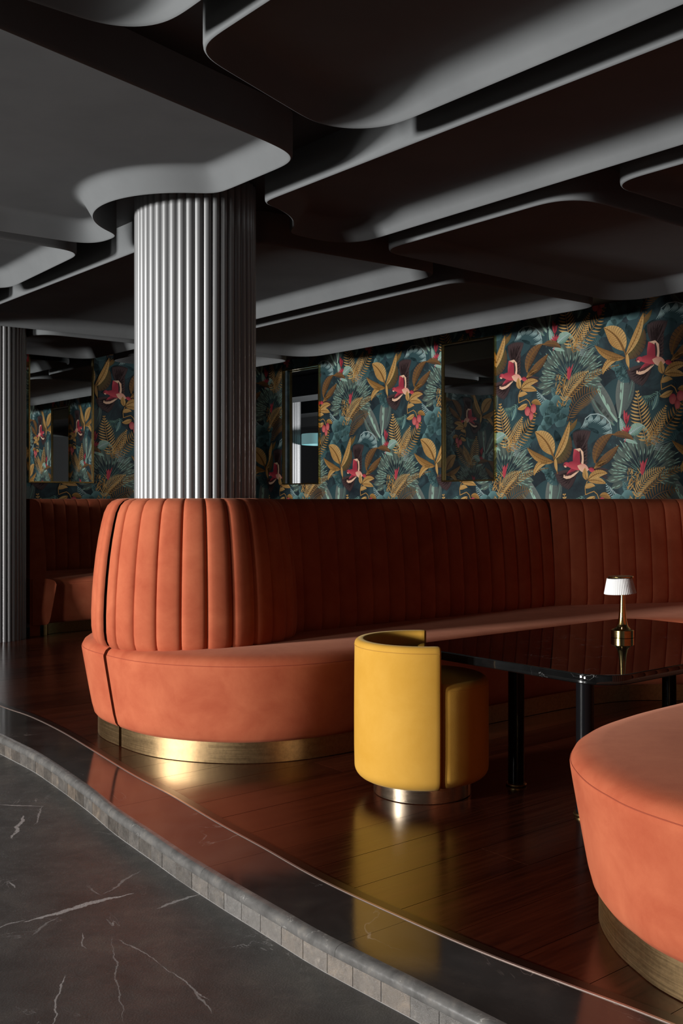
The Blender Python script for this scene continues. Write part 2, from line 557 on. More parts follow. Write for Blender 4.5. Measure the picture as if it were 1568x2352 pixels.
wall_front = wall_quads('wall_front', [(N_LEFT-0.09, K1[0], Z_LOW, Z_UP), (K1[1], K2[0], Z_LOW, Z_UP), (K2[1], N_RIGHT+0.09, Z_LOW, Z_UP),
                        (K1[0], K1[1], Z_LOW, K1[2]), (K1[0], K1[1], K1[3], Z_UP), (K2[0], K2[1], Z_LOW, K2[2]), (K2[0], K2[1], K2[3], Z_UP)],
                        lambda a, z, d: W(U_FRONT-d, a, z), M['dark_wall'])

# ------------------------------------------------------------------ ceiling
ceil_root = bpy.data.objects.new('ceiling', None); COL.objects.link(ceil_root); struct(ceil_root)
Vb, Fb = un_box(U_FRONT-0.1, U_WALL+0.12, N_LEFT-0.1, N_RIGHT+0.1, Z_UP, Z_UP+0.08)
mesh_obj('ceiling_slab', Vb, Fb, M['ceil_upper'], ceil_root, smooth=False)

C_U, C_N = 2.909, -4.81   # near column

def fillet(P):
    """P: list of (u, n, radius); arcs replace corners"""
    out = []
    n = len(P)
    for i in range(n):
        p = np.array(P[i][:2]); r = P[i][2]
        if r <= 0:
            out.append(p); continue
        a = np.array(P[i-1][:2])-p; b = np.array(P[(i+1) % n][:2])-p
        la, lb = np.linalg.norm(a), np.linalg.norm(b); a /= la; b /= lb
        ang = math.acos(max(-1, min(1, float(a@b))))
        d = min(r/math.tan(ang/2), 0.48*la, 0.48*lb)
        r = d*math.tan(ang/2)
        c = p+(a+b)/np.linalg.norm(a+b)*(r/math.sin(ang/2))
        v0 = p+a*d-c; v1 = p+b*d-c
        t0 = math.atan2(v0[1], v0[0]); t1 = math.atan2(v1[1], v1[0])
        dt = (t1-t0+PI) % (2*PI)-PI
        for k in range(11):
            t = t0+dt*k/10
            out.append(c+r*np.array([math.cos(t), math.sin(t)]))
    return out

def resample(P, step):
    P = [np.array(p) for p in P]
    Q = P+[P[0]]
    d = [0.0]
    for a, b in zip(Q[:-1], Q[1:]): d.append(d[-1]+float(np.linalg.norm(b-a)))
    k = int(d[-1]/step)
    A = np.array(Q)
    s = np.linspace(0, d[-1], k, endpoint=False)
    return np.stack([np.interp(s, d, A[:, 0]), np.interp(s, d, A[:, 1])], 1)

def smooth_loop(A, it):
    for _ in range(it):
        A = 0.5*A+0.25*(np.roll(A, 1, 0)+np.roll(A, -1, 0))
    return A

def inward(A):
    t = np.roll(A, -1, 0)-np.roll(A, 1, 0)
    nrm = np.stack([-t[:, 1], t[:, 0]], 1)
    nrm /= np.maximum(np.linalg.norm(nrm, axis=1), 1e-9)[:, None]
    x, y = A[:, 0], A[:, 1]
    ar = 0.5*np.sum(x*np.roll(y, -1)-np.roll(x, -1)*y)
    return nrm if ar > 0 else -nrm

Z_LIP, Z_FLAT = 2.78, 2.895
def panel(P, sm=10, step=0.022):
    A = smooth_loop(resample(fillet(P), step), sm)
    prof = [(0.0, Z_UP+0.01), (0.0, 2.80), (0.001, 2.788), (0.004, 2.782), (0.008, 2.780), (0.012, 2.783)]
    prof += [(0.014, 2.787), (0.028, 2.811), (0.042, 2.835), (0.056, 2.858), (0.064, 2.870), (0.073, 2.880), (0.084, 2.888), (0.097, 2.893), (0.112, Z_FLAT)]
    prof += [(0.126, Z_FLAT), (0.136, Z_FLAT)]
    V = []; cur = A.copy(); off = 0.0
    m = len(A)
    for o, z in prof:
        d = o-off
        while d > 1e-9:
            s = min(d, 0.008)
            cur = cur+inward(cur)*s
            cur = smooth_loop(cur, 1)
            d -= s
        off = o
        V += [W(p[0], p[1], z) for p in cur]
    F = grid_faces(len(prof), m, True)
    last = (len(prof)-1)*m
    F.append(tuple(range(last, last+m)))
    o = mesh_obj('ceiling_panel', V, F, M['plaster'], ceil_root, sharp=50)
    o.data.polygons[len(F)-1].use_smooth = False
    return o

def arc_pts(r, s0, s1, k=24):
    return [(C_U+r*math.cos(math.radians(s0+(s1-s0)*i/k)), C_N+r*math.sin(math.radians(s0+(s1-s0)*i/k)), 0) for i in range(k+1)]
RB = 0.54
# polar angle 0 = +u, 90 = +n around the near column
panel([(-3.6, -2.0, 0.5), (1.22, -3.21, 0), (2.48, -3.52, 0), (2.73, -3.60, 0.16)] + arc_pts(RB, 110, 250) + [(2.71, -5.63, 0.14), (2.16, -5.66, 0), (-3.6, -5.66, 0.5)], 14)
panel([(1.775, -2.97, 0.16), (2.775, -3.34, 0.24), (2.775, 2.6, 0.2), (1.775, 2.6, 0.2)])
panel([(-2.5, -2.75, 0.3), (1.2, -2.99, 0), (1.63, -3.0, 0.32), (1.63, 2.6, 0.2), (-2.5, 2.6, 0.2)])
panel([(2.965, 2.6, 0.2)] + arc_pts(RB-0.01, 84, 14) + [(3.9, -4.70, 0.22), (3.87, -2.43, 0), (3.87, 2.6, 0.2)], 12)
panel([(4.10, -4.66, 0.14), (4.08, -3.19, 0.20), (6.62, -3.15, 0.25), (6.63, -4.74, 0.26)])
panel([(4.08, -2.99, 0.14), (6.62, -2.96, 0.25), (6.62, 2.6, 0.2), (4.04, 2.6, 0.2)])
panel([(2.95, -8.78, 0.3)] + arc_pts(RB-0.01, 276, 346)[::1] + [(4.86, -4.86, 0.14), (4.88, -8.7, 0.3)], 12)
panel([(5.09, -4.93, 0.16), (6.62, -4.88, 0.16), (6.64, -8.70, 0.26), (5.12, -8.70, 0.26)])
panel([(-3.6, -5.82, 0.3), (2.21, -5.82, 0), (2.74, -5.82, 0.14), (2.80, -7.26, 0.2), (-3.6, -7.26, 0.3)])
panel([(-3.6, -7.45, 0.3), (2.78, -7.45, 0.16), (2.80, -9.3, 0.2), (-3.6, -9.3, 0.3)])
panel([(3.75, -8.93, 0.2), (4.90, -8.93, 0.2), (4.90, -10.3, 0.2), (3.75, -10.3, 0.2)])
panel([(5.10, -8.93, 0.2), (6.64, -8.93, 0.2), (6.64, -10.3, 0.2), (5.10, -10.3, 0.2)])

# ------------------------------------------------------------------ columns
def column(u, n, label, h=2.965, r=0.327, k=44, group=None):
    t = thing('column', label, 'column', W(u, n, 0), 0)
    rr = r*math.sin(PI/k)*1.02
    rc = r-rr
    V, F = lathe([(rc+0.002, 0.0), (rc+0.002, h)], 66)
    mesh_obj('core', V, F, M['core'], t)
    V = []
    seg = 8
    for z in (0.0, h):
        for i in range(seg+1):
            a = -PI/2+PI*i/seg
            V.append((rc+rr*math.cos(a), rr*math.sin(a), z))
    me0 = None
    for j in range(k):
        if me0 is None:
            o = mesh_obj('reed', V, grid_faces(2, seg+1), M['column'], t, sharp=180)
            me0 = o.data
        else:
            o = bpy.data.objects.new('reed', me0); COL.objects.link(o); o.parent = t
        o.rotation_euler = (0, 0, 2*PI*j/k+0.05)
    return t
column(C_U, C_N, 'thick grey reeded column rising behind the rounded orange banquette end')
C2 = unW(-3.22, 9.35)
column(C2[0], C2[1], 'dark reeded column at the far left edge beside the distant booth')

# ------------------------------------------------------------------ banquettes
def chan(parent, f, prof, puff=0.016, na=11, m=None, puff0=None):
    """one padded channel: f(a) -> (P, N) in (u,n); prof [(off,z)]"""
    V = []
    for off, z in prof:
        for j in range(na):
            x = math.sin((2*j/(na-1)-1)*PI/2)
            a = 0.5+0.5*x
            (pu, pn), (nu, nn) = f(a)
            g = puff*(0.25*x*x+0.75*abs(x)**7)
            if puff0 and x < 0: g = puff0*abs(x)**7
            o = off-g*min(1.0, max(0.0, off/0.05))
            V.append(W(pu+nu*o, pn+nn*o, z))
    return mesh_obj('back_channel', V, grid_faces(len(prof), na), m or M['orange'], parent, sharp=75)

DRUM = [(0.44, 0.500), (0.50, 0.508), (0.532, 0.525), (0.546, 0.555), (0.552, 0.60), (0.553, 0.68), (0.549, 0.78), (0.541, 0.88),
        (0.530, 0.98), (0.516, 1.07), (0.500, 1.15), (0.486, 1.205), (0.468, 1.243), (0.445, 1.266), (0.415, 1.278), (0.37, 1.281), (0.330, 1.279)]
PAD = [(0.09, 0.500), (0.13, 0.508), (0.152, 0.535), (0.160, 0.58), (0.158, 0.70), (0.148, 0.85), (0.134, 1.0), (0.118, 1.12), (0.104, 1.20),
       (0.085, 1.245), (0.055, 1.268), (0.02, 1.277), (0.0, 1.275)]

def drum_channels(root, side):
    """side +1: right half (towards +n), -1: left half"""
    edges = [180-3.0, 180-11.0] + [180-10.6-13.6*i for i in range(1, 12)]
    for a0, a1 in zip(edges[:-1], edges[1:]):
        if a1 < 2: break
        def f(a, a0=a0, a1=a1):
            t = math.radians(a0+(a1-a0)*a)
            return (C_U, C_N), (math.cos(t), side*math.sin(t))
        chan(root, f, DRUM, 0.017, puff0=(0.022 if a0 > 175 else None))

def line_channels(root, p0, p1, nrm, width, prof=PAD, puff=0.012):
    p0 = np.array(p0); p1 = np.array(p1)
    ln = float(np.linalg.norm(p1-p0)); k = max(1, round(ln/width))
    for i in range(k):
        a_ = p0+(p1-p0)*i/k; b_ = p0+(p1-p0)*(i+1)/k
        chan(root, lambda a, a_=a_, b_=b_: (a_+(b_-a_)*a, nrm), prof, puff, 9)

SEAT = [(-0.012, 0.098), (0.006, 0.104), (0.020, 0.122), (0.033, 0.17), (0.048, 0.25), (0.064, 0.34), (0.078, 0.42), (0.085, 0.462),
        (0.0865, 0.476), (0.084, 0.481), (0.082, 0.487), (0.074, 0.502), (0.056, 0.515), (0.028, 0.524), (-0.015, 0.530)]
SEAM_I = 9

def seat_stations(st, sub=7):
    C = catmull(st, sub)
    return np.array(C)

def front_normals(A):
    t = np.gradient(A[:, :2], axis=0)
    nrm = np.stack([-t[:, 1], t[:, 0]], 1)
    nrm /= np.linalg.norm(nrm, axis=1)[:, None]
    # outward: away from inner path
    s = np.sign(np.sum(nrm*(A[:, :2]-A[:, 2:]), axis=1))
    return nrm*s[:, None]

def seat(root, A, lo, hi, with_plinth=True, pm='brass', cap0=True):
    nr = front_normals(A)
    A = A[lo:hi+1]; nr = nr[lo:hi+1]
    V = []; seam = []
    for k in range(len(A)):
        f = A[k, :2]; i = A[k, 2:]; nn = nr[k]
        for o, z in SEAT:
            p = f+nn*o
            V.append(W(p[0], p[1], z))
        p = f+nn*SEAT[-1][0]
        for q in (0.25, 0.5, 0.75, 1.0):
            w = p+(i-p)*q
            V.append(W(w[0], w[1], 0.530+0.010*math.sin(PI*q)))
        V.append(W(i[0], i[1], 0.1))
        sp = f+nn*(SEAT[SEAM_I][0]+0.0006)
        seam.append((sp, SEAT[SEAM_I][1]))
    nc = len(SEAT)+5
    F = grid_faces(len(A), nc)
    F += [tuple(range(nc)), tuple(range((len(A)-1)*nc+nc-1, (len(A)-1)*nc-1, -1))]
    s = mesh_obj('seat', V, F, M['orange'], root, sharp=60)
    # stitched seam: thin cord set into the roll
    V = []; r = 0.0018
    for k, (p, z) in enumerate(seam):
        nn = nr[k]
        for j in range(6):
            a = 2*PI*j/6
            q = p+nn*(r*math.cos(a)-0.0006)
            V.append(W(q[0], q[1], z+r*math.sin(a)))
    mesh_obj('seam', V, grid_faces(len(seam), 6, True), M['seam'], s)
    if with_plinth:
        V = []
        PP = [(-0.03, 0.0), (-0.002, 0.0), (0.0, 0.002), (0.0, 0.112), (-0.03, 0.112)]
        for k in range(len(A)):
            f = A[k, :2]; nn = nr[k]
            for o, z in PP:
                p = f+nn*o
                V.append(W(p[0], p[1], z))
        nc = len(PP)
        F = grid_faces(len(A), nc)+[tuple(range(nc)), tuple(range((len(A)-1)*nc+nc-1, (len(A)-1)*nc-1, -1))]
        mesh_obj('plinth', V, F, M[pm], root, sharp=30)
    return s

ST = [(-.45,.014,-.33,.014), (-.445,.16,-.31,.11), (-.42,.30,-.27,.19), (-.365,.43,-.22,.25), (-.28,.56,-.16,.30), (-.152,.69,-.08,.33),
      (0,.775,0,.34), (.17,.822,.15,.33), (.4,.84,.4,.24), (.8,.845,.8,.17), (1.65,.845,1.65,.17), (2.2,.86,2.3,.17), (2.6,.95,2.79,.17),
      (2.85,1.15,3.2,.34), (3.1,1.45,3.6,.53), (3.4,1.85,4.0,.75), (3.55,2.3,4.2,1.2), (3.6,3.2,4.25,2.6)]
def to_un(st, side=1):
    return [(C_U+a, C_N+side*b, C_U+c, C_N+side*d) for a, b, c, d in st]

bq = thing('banquette', 'orange velvet channel-back banquette wrapping the grey column and running to the papered wall', 'banquette')
drum_channels(bq, 1)
line_channels(bq, (C_U+.44, C_N+.08), (C_U+2.76, C_N+.08), (0, 1), 0.127)
d2 = np.array([.906, .423]); n2_ = (-.423, .906)
q0 = np.array([C_U+2.80, C_N+.09])
line_channels(bq, q0+d2*.015, q0+d2*1.42, n2_, 0.128)
q1 = q0+d2*1.42+np.array([0.05, 0.03])
line_channels(bq, q1, q1+np.array([0.1, 1.9]), (-.998, .05), 0.128)
A = seat_stations(to_un(ST))
mi = 12*7
seat(bq, A, 0, mi)
seat(bq, A, mi, len(A)-1)
Vb, Fb = un_box(C_U+.40, C_U+2.80, C_N+.012, C_N+.082, 0.0, 1.27)
mesh_obj('back_panel', Vb, Fb, M['orange'], bq, smooth=False)

bl = thing('banquette', 'narrow orange banquette end turned left, joined back to back at the column', 'banquette')
drum_channels(bl, -1)
line_channels(bl, (C_U+.44, C_N-.08), (C_U+4.3, C_N-.08), (0, -1), 0.13)
STL = ST[:11]+[(2.6,.845,2.6,.17), (4.3,.845,4.3,.17)]
A = seat_stations(to_un(STL, -1))
seat(bl, A, 0, len(A)-1)
Vb, Fb = un_box(C_U+.40, C_U+4.3, C_N-.082, C_N-.012, 0.0, 1.27)
mesh_obj('back_panel', Vb, Fb, M['orange'], bl, smooth=False)

# right foreground seat end
br = thing('banquette', 'rounded orange velvet seat end in the right foreground on a brass plinth', 'banquette')
STR = [(2.30,.3,2.75,.3), (2.295,-.3,2.75,-.3), (2.29,-1.0,2.75,-.9), (2.315,-1.464,2.78,-1.0), (2.375,-1.65,2.82,-1.05), (2.46,-1.79,2.85,-1.1), (2.59,-1.925,2.9,-1.15),
       (2.76,-2.02,3.0,-1.2), (3.0,-2.075,3.1,-1.22), (3.4,-2.10,3.4,-1.22), (4.6,-2.10,4.6,-1.22), (5.4,-2.10,5.4,-1.22)]
A = seat_stations(STR)
seat(br, A, 0, len(A)-1)
line_channels(br, (2.95, -1.12), (5.4, -1.12), (0, -1), 0.13)

# distant booth on the left
fbq = thing('banquette', 'dim orange banquette of the distant left booth below the mirror', 'banquette')
e0 = np.array(px(68, 1462, 0.0))
line_channels(fbq, e0+np.array([0, 0.0]), e0+np.array([0, -0.85]), (1, 0), 0.13)
line_channels(fbq, e0+np.array([0.15, -1.12]), e0+np.array([3.2, -1.12]), (0, 1), 0.13)
STF = [(.16,.02,.02,.02), (.20,-.04,.04,-.1), (.30,-.07,.06,-.3), (.45,-.08,.08,-.6), (.7,-.08,.15,-.9), (1.1,-.08,.6,-1.05), (1.8,-.08,1.5,-1.1), (3.2,-.08,3.2,-1.1)]
A = seat_stations([(e0[0]+a, e0[1]+b, e0[0]+c, e0[1]+d) for a, b, c, d in STF])
seat(fbq, A, 0, len(A)-1, pm='brass_dk')
# end face of the pad and of the seat
V = [W(e0[0]+o, e0[1]+0.004, z) for o, z in PAD]+[W(e0[0], e0[1]+0.004, 0.0), W(e0[0]+0.10, e0[1]+0.004, 0.0), W(e0[0]+0.10, e0[1]+0.004, 0.5)]
mesh_obj('end_panel', V, [tuple(range(len(V)))], M['orange'], fbq, smooth=False)

# ------------------------------------------------------------------ tub chair
def tub_chair(loc, rz):
    t = thing('tub_chair', 'mustard yellow velvet tub chair with curved back on a metal ring base', 'chair', loc, rz)
    R = 0.297; TH = 0.058
    a0, a1 = math.radians(-98), math.radians(98)   # back centred on local +x
    prof = []
    zb, zt = 0.066, 0.668
    rb = 0.055
    for k in range(9):      # outer bottom roll
        a = PI/2*k/8
        prof.append((R-rb+rb*math.sin(a)*1.0, zb+rb-rb*math.cos(a)))
    for z in (0.2, 0.35, 0.5, 0.6): prof.append((R+0.002*math.sin(z*5), z))
    rt = 0.022
    for k in range(7):
        a = PI/2*k/6
        prof.append((R-rt+rt*math.cos(a), zt-rt+rt*math.sin(a)))
    for k in range(7):
        a = PI/2*k/6
        prof.append((R-TH+rt-rt*math.sin(a), zt-rt+rt*math.cos(a)))
    prof += [(R-TH, 0.5), (R-TH, 0.3), (R-TH, 0.1), (R-TH, zb)]
    seg = 56
    V = []; ang = []
    cr = math.radians(3.2)
    for k in range(seg+1): ang.append(a0+(a1-a0)*k/seg)
    cen = R-TH/2
    rows = []
    cols = [(a0-0.0, 0.82), (a0+0.0, 0.93)]
    # rounded ends: shrink the section as it reaches the end
    stations = [(a0-cr*0.55, 0.55), (a0-cr*0.45, 0.80), (a0-cr*0.2, 0.95)]+[(a, 1.0) for a in ang]+[(a1+cr*0.2, 0.95), (a1+cr*0.45, 0.80), (a1+cr*0.55, 0.55)]
    nc = len(stations)
    for r, z in prof:
        for a, s in stations:
            r2 = cen+(r-cen)*s if s < 1 else r
            zc = 0.5*(zb+zt)
            z2 = z if s == 1.0 else zc+(z-zc)*(1-(1-s)*0.035)
            V.append((r2*math.cos(a), r2*math.sin(a), z2))
    F = grid_faces(len(prof), nc)
    npf = len(prof)
    F += [tuple(i*nc for i in range(npf)), tuple(i*nc+nc-1 for i in range(npf-1, -1, -1))]
    b = mesh_obj('backrest', V, F, M['yellow'], t, sharp=60)
    # piping near the top outer rim
    V = []; rr = 0.0016; zr = 0.642
    for k in range(seg+1):
        a = ang[k]
        for j in range(6):
            q = 2*PI*j/6
            r = R+0.0005+rr*math.cos(q)
            V.append((r*math.cos(a), r*math.sin(a), zr+rr*math.sin(q)))
    mesh_obj('piping', V, grid_faces(seg+1, 6, True), M['seam_y'], b)
    # seat drum: full radius in the open front, tucked inside the back
    K = 120
    open_a = PI-a1-math.radians(3.4)     # half opening about local -x
    rad = []
    for k in range(K):
        a = 2*PI*k/K
        d = abs((a-PI+PI) % (2*PI)-PI)   # angle from local -x .. via pi
        d = abs(((a-PI)+PI) % (2*PI)-PI)
        w = min(1.0, max(0.0, (open_a-d)/math.radians(2.5)+0.5))
        w = w*w*(3-2*w)
        rad.append((R-TH-0.006)+(R-0.008-(R-TH-0.006))*w)
    sp = []
    for k in range(7):
        a = PI/2*k/6
        sp.append((0.06*(1-math.sin(a)), 0.07+0.05-0.05*math.cos(a)))
    sp += [(0.0, 0.2), (0.0, 0.35), (0.0, 0.46)]
    for k in range(1, 8):
        a = PI/2*k/7
        sp.append((0.035*(1-math.cos(a)), 0.478+0.034*math.sin(a)))
    V = []
    for d, z in sp:
        for k in range(K):
            a = 2*PI*k/K; r = rad[k]-d
            V.append((r*math.cos(a), r*math.sin(a), z))
    for q, z in ((0.8, 0.519), (0.55, 0.528), (0.3, 0.533), (0.02, 0.535)):
        for k in range(K):
            a = 2*PI*k/K; r = (rad[k]-0.035)*q
            V.append((r*math.cos(a), r*math.sin(a), z))
    F = grid_faces(len(sp)+4, K, True)
    F.append(tuple(range(K-1, -1, -1)))
    s = mesh_obj('seat', V, F, M['yellow'], t, sharp=60)
    V = []
    for k in range(K):
        a = 2*PI*k/K
        for j in range(6):
            q = 2*PI*j/6
            r = rad[k]-0.0020+0.0016*math.cos(q)
            V.append((r*math.cos(a), r*math.sin(a), 0.484+0.0016*math.sin(q)))
    F = []
    for k in range(K):
        for j in range(6):
            a_ = k*6+j; b_ = k*6+(j+1) % 6; c_ = ((k+1) % K)*6
            F.append((a_, b_, c_+(j+1) % 6, c_+j))
    mesh_obj('piping', V, F, M['seam_y'], s)
    V, F = lathe([(0.0, 0.0), (0.211, 0.0), (0.213, 0.002), (0.213, 0.075), (0.0, 0.075)], 72)
    o = mesh_obj('base_ring', V, F, M['steel'], t, sharp=40)
    o['label'] = 'brushed metal ring base'
    return t
# chair back turned to the left: near end 12 degrees right of the camera line
chx, chy = 0.354, 4.49
to_cam = math.atan2(-chy, -chx)
tub_chair((chx, chy, 0), to_cam-math.radians(84))

# ------------------------------------------------------------------ table
def rrect(cx, cy, hx, hy, r, k=10):
    P = []
    for sx, sy, a in ((1, 1, 0), (-1, 1, 90), (-1, -1, 180), (1, -1, 270)):
        for i in range(k+1):
            t = math.radians(a+90*i/k)
            P.append((cx+sx*(hx-r)+r*math.cos(t), cy+sy*(hy-r)+r*math.sin(t)))
    return P
TZ = 0.62
tu, tn = unW(1.285, 4.72)
rot = math.atan2(CN, CU)
tb = thing('lounge_table', 'low black polished marble table with rounded corners carrying the small lamp', 'table', W(tu, tn, 0), rot)
LU, LN = 0.85, 0.55
base = rrect(0, 0, LU, LN, 0.15)
pr = [(-0.03, TZ-0.038), (-0.004, TZ-0.038), (0, TZ-0.034), (0, TZ-0.004), (-0.0012, TZ-0.0012), (-0.004, TZ), (-0.008, TZ), (-0.012, TZ)]
V = []
m_ = len(base)
for o, z in pr:
    for i, p in enumerate(base):
        q = np.array(p); a = np.array(base[i-1]); c = np.array(base[(i+1) % m_])
        tt = c-a; nn = np.array([tt[1], -tt[0]]); nn = nn/np.linalg.norm(nn)
        q = q+nn*o
        V.append((q[0], q[1], z))
F = grid_faces(len(pr), m_, True)
F += [tuple(range(m_-1, -1, -1)), tuple(range((len(pr)-1)*m_, len(pr)*m_))]
mesh_obj('table_top', V, F, M['table_marble'], tb, sharp=35)
def leg(x, y):
    V, F = lathe([(0.036, 0.012), (0.036, TZ-0.038)], 32)
    l = mesh_obj('leg', [(x+a, y+b, c) for a, b, c in V], F, M['blackgloss'], tb)
    V, F = lathe([(0.0, 0.0), (0.044, 0.0), (0.046, 0.003), (0.046, 0.009), (0.043, 0.012), (0.0, 0.0135)], 48)
    mesh_obj('foot_disc', [(x+a, y+b, c) for a, b, c in V], F, M['brass_dk'], l, sharp=40)
for wx, wy in ((0.985, 4.14), (0.78, 4.57), (1.70, 5.31), (1.90, 4.88)):
    a = unW(wx, wy)
    leg(a[0]-tu, -(a[1]-tn))

# ------------------------------------------------------------------ lamp
def table_lamp(loc):
    t = thing('table_lamp', 'small brass table lamp with white pleated shade on the black table', 'lamp', loc)
    V, F = lathe([(0.0, 0.0), (0.052, 0.0), (0.0535, 0.0015), (0.0535, 0.004), (0.0535, 0.031), (0.0535, 0.0345), (0.0525, 0.0355), (0.050, 0.037), (0.042, 0.040), (0.034, 0.045), (0.028, 0.053), (0.0245, 0.062), (0.0, 0.062)], 56)
    mesh_obj('lamp_base', V, F, M['brass_pol'], t, sharp=35)
    V, F = lathe([(0.0245, 0.062), (0.0212, 0.075), (0.0182, 0.095), (0.0158, 0.12), (0.0138, 0.15), (0.0120, 0.18), (0.0105, 0.21), (0.0098, 0.235), (0.0, 0.235)], 36)
    mesh_obj('stem', V, F, M['brass_pol'], t, sharp=50)
    V, F = lathe([(0.0, 0.0), (0.0032, 0.0), (0.0032, 0.012), (0.002, 0.0145), (0.0, 0.015)], 16)
    mesh_obj('switch', [(a-0.012, b-0.036, c+0.041) for a, b, c in V], F, M['brass_pol'], t)
    seg = 208
    V = []
    P = [(0.0735, 0.2085), (0.0738, 0.212), (0.0655, 0.247), (0.0570, 0.282), (0.0560, 0.282), (0.0645, 0.247), (0.0725, 0.212)]
    for r, z in P:
        for k in range(seg):
            a = 2*PI*k/seg
            w = 0.0011*math.sin(52*a)
            V.append(((r+w)*math.cos(a), (r+w)*math.sin(a), z))
    sh = mesh_obj('lamp_shade', V, grid_faces(len(P), seg, True), M['shade'], t, sharp=60)
    sh.rotation_euler = (math.radians(0), math.radians(-3.0), 0)
    V, F = lathe([(0.0, 0.283), (0.0582, 0.283), (0.0588, 0.284), (0.0588, 0.2895), (0.057, 0.291), (0.0, 0.291)], 60)
    cp = mesh_obj('shade_cap', V, F, M['brass_pol'], t, sharp=35)
    cp.rotation_euler = (0, math.radians(-1.5), 0)
    return t
lz = 4.87
table_lamp(((1429-784)*lz/FPX, lz, TZ))

# ------------------------------------------------------------------ mirrors
def mirror(a0, a1, f, label):
    z0, z1 = 1.45, 2.85
    t = thing('wall_mirror', label, 'mirror', (0, 0, 0), 0, 'tall brass-framed mirrors on the papered walls')
    fw, d = 0.014, 0.030
    V = [f(a0, z0, -0.012), f(a1, z0, -0.012), f(a1, z1, -0.012), f(a0, z1, -0.012)]
    mesh_obj('glass', V, [(0, 1, 2, 3)], M['mirror'], t, smooth=False)
    def bar(b0, b1, y0, y1):
        V = []
        for dd in (0.0, -d):
            V += [f(b0, y0, dd), f(b1, y0, dd), f(b1, y1, dd), f(b0, y1, dd)]
        F = [(0,1,2,3),(7,6,5,4),(0,4,5,1),(1,5,6,2),(2,6,7,3),(3,7,4,0)]
        mesh_obj('frame_bar', V, F, M['brass_pol'], t, smooth=False)
    bar(a0, a0+fw, z0, z1); bar(a1-fw, a1, z0, z1)
    bar(a0+fw, a1-fw, z0, z0+fw); bar(a0+fw, a1-fw, z1-fw, z1)
    return t
MR = hole_px(1018, 1140)
mirror(MR[0], MR[1], fb, 'tall dark brass-framed mirror in the middle of the papered wall')
mirror(MR[0]+2.76, MR[1]+2.76, fb, 'tall brass-framed mirror beyond the right edge of the papered wall')
def left_u(x):
    r = (x-784.0)/FPX
    return (-CU*N_LEFT*r - CN*N_LEFT)/(CU-CN*r)
mirror(left_u(64), left_u(213), fl_, 'tall brass-framed mirror left of the column reflecting lit wallpaper')

# pass-through window near the corner, with the neighbouring room behind it
w1 = bpy.data.objects.new('window_1', None); COL.objects.link(w1); struct(w1)
w1['label'] = 'brass-framed opening in the papered wall showing the next room'
def wbar(name, n0, n1, z0, z1, u0, u1, m):
    Vb, Fb = un_box(u0, u1, n0, n1, z0, z1)
    return mesh_obj(name, Vb, Fb, m, w1, smooth=False)
for (u0, u1) in ((U_WALL-0.03, U_WALL+0.01), (U_WALL+0.085, U_WALL+0.115)):
    for (n0, n1, z0, z1) in ((WIN[0], WIN[0]+.013, WIN[2], WIN[3]), (WIN[1]-.013, WIN[1], WIN[2], WIN[3]),
                             (WIN[0]+.013, WIN[1]-.013, WIN[2], WIN[2]+.013), (WIN[0]+.013, WIN[1]-.013, WIN[3]-.013, WIN[3])):
        wbar('frame_bar', n0, n1, z0, z1, u0, u1, M['brass_pol'])
room = [un_box(U_WALL+0.12, 17, -18.2, -18, Z_LOW, 3.05), un_box(U_WALL+0.12, 17, -6.2, -6.0, Z_LOW, 3.05),
        un_box(17, 17.2, -18.2, -6.0, Z_LOW, 3.05), un_box(U_WALL+0.12, 17.2, -18.2, -6.0, 3.0, 3.1),
        un_box(U_WALL+0.12, 17.2, -18.2, -6.0, Z_LOW-0.1, Z_LOW), un_box(U_WALL+0.09, U_WALL+0.12, -18.2, N_LEFT, Z_LOW, 3.05)]
for nm, (Vb, Fb) in zip(('wall_next_left', 'wall_next_right', 'wall_next_back', 'ceiling_next', 'floor_next', 'wall_next_front'), room):
    struct(mesh_obj(nm, Vb, Fb, M['dark_wall'], smooth=False))
def ray_n(x, u):
    r = (x-784.0)/FPX
    return (CN*u*r-CU*u)/(CN+CU*r)
column(9.5, ray_n(643, 9.5), 'pale reeded column glimpsed through the framed wall opening')
for i, (yy, zz) in enumerate(((907, 2.72), (948, 2.72), (979, 2.72))):
    Zd = FPX*(zz-H)/(1145-yy)
    u_ = unW((715-784)*Zd/FPX, Zd)[0]
    Vb, Fb = un_box(u_, u_+0.5, -17.9, -6.3, zz, 3.0)
    o = mesh_obj('ceiling_beam', Vb, Fb, M['plaster'], bpy.data.objects['ceiling_next'], smooth=False)
pz = 16.0
pd = thing('pendant_lamp', 'teal glowing drum pendant seen through the framed wall opening', 'lamp', ((742-784)*pz/FPX, pz, 2.12))
M['teal'] = mat('teal_lit_shade', (0.08, 0.28, 0.30), 0.5)
M['teal'].node_tree.nodes['Principled BSDF'].inputs['Emission Color'].default_value = (0.28, 0.5, 0.52, 1)
M['teal'].node_tree.nodes['Principled BSDF'].inputs['Emission Strength'].default_value = 0.35
V, F = lathe([(0.335, 0.0), (0.34, 0.0), (0.34, 0.16), (0.335, 0.16)], 48)
mesh_obj('lamp_shade', V, F, M['teal'], pd)
V, F = lathe([(0.006, 0.16), (0.006, 0.88)], 10)
mesh_obj('cord', V, F, M['blackgloss'], pd)
V, F = lathe([(0.0, 0.165), (0.335, 0.165)], 48)
mesh_obj('diffuser', V, F, M['teal'], pd)
area('next_room_light', W(10.8, -9.0, 1.7), W(9.5, -13.1, 1.9), 0.5, 0.5, 170)  # unseen light, added to brighten the column and beams in there

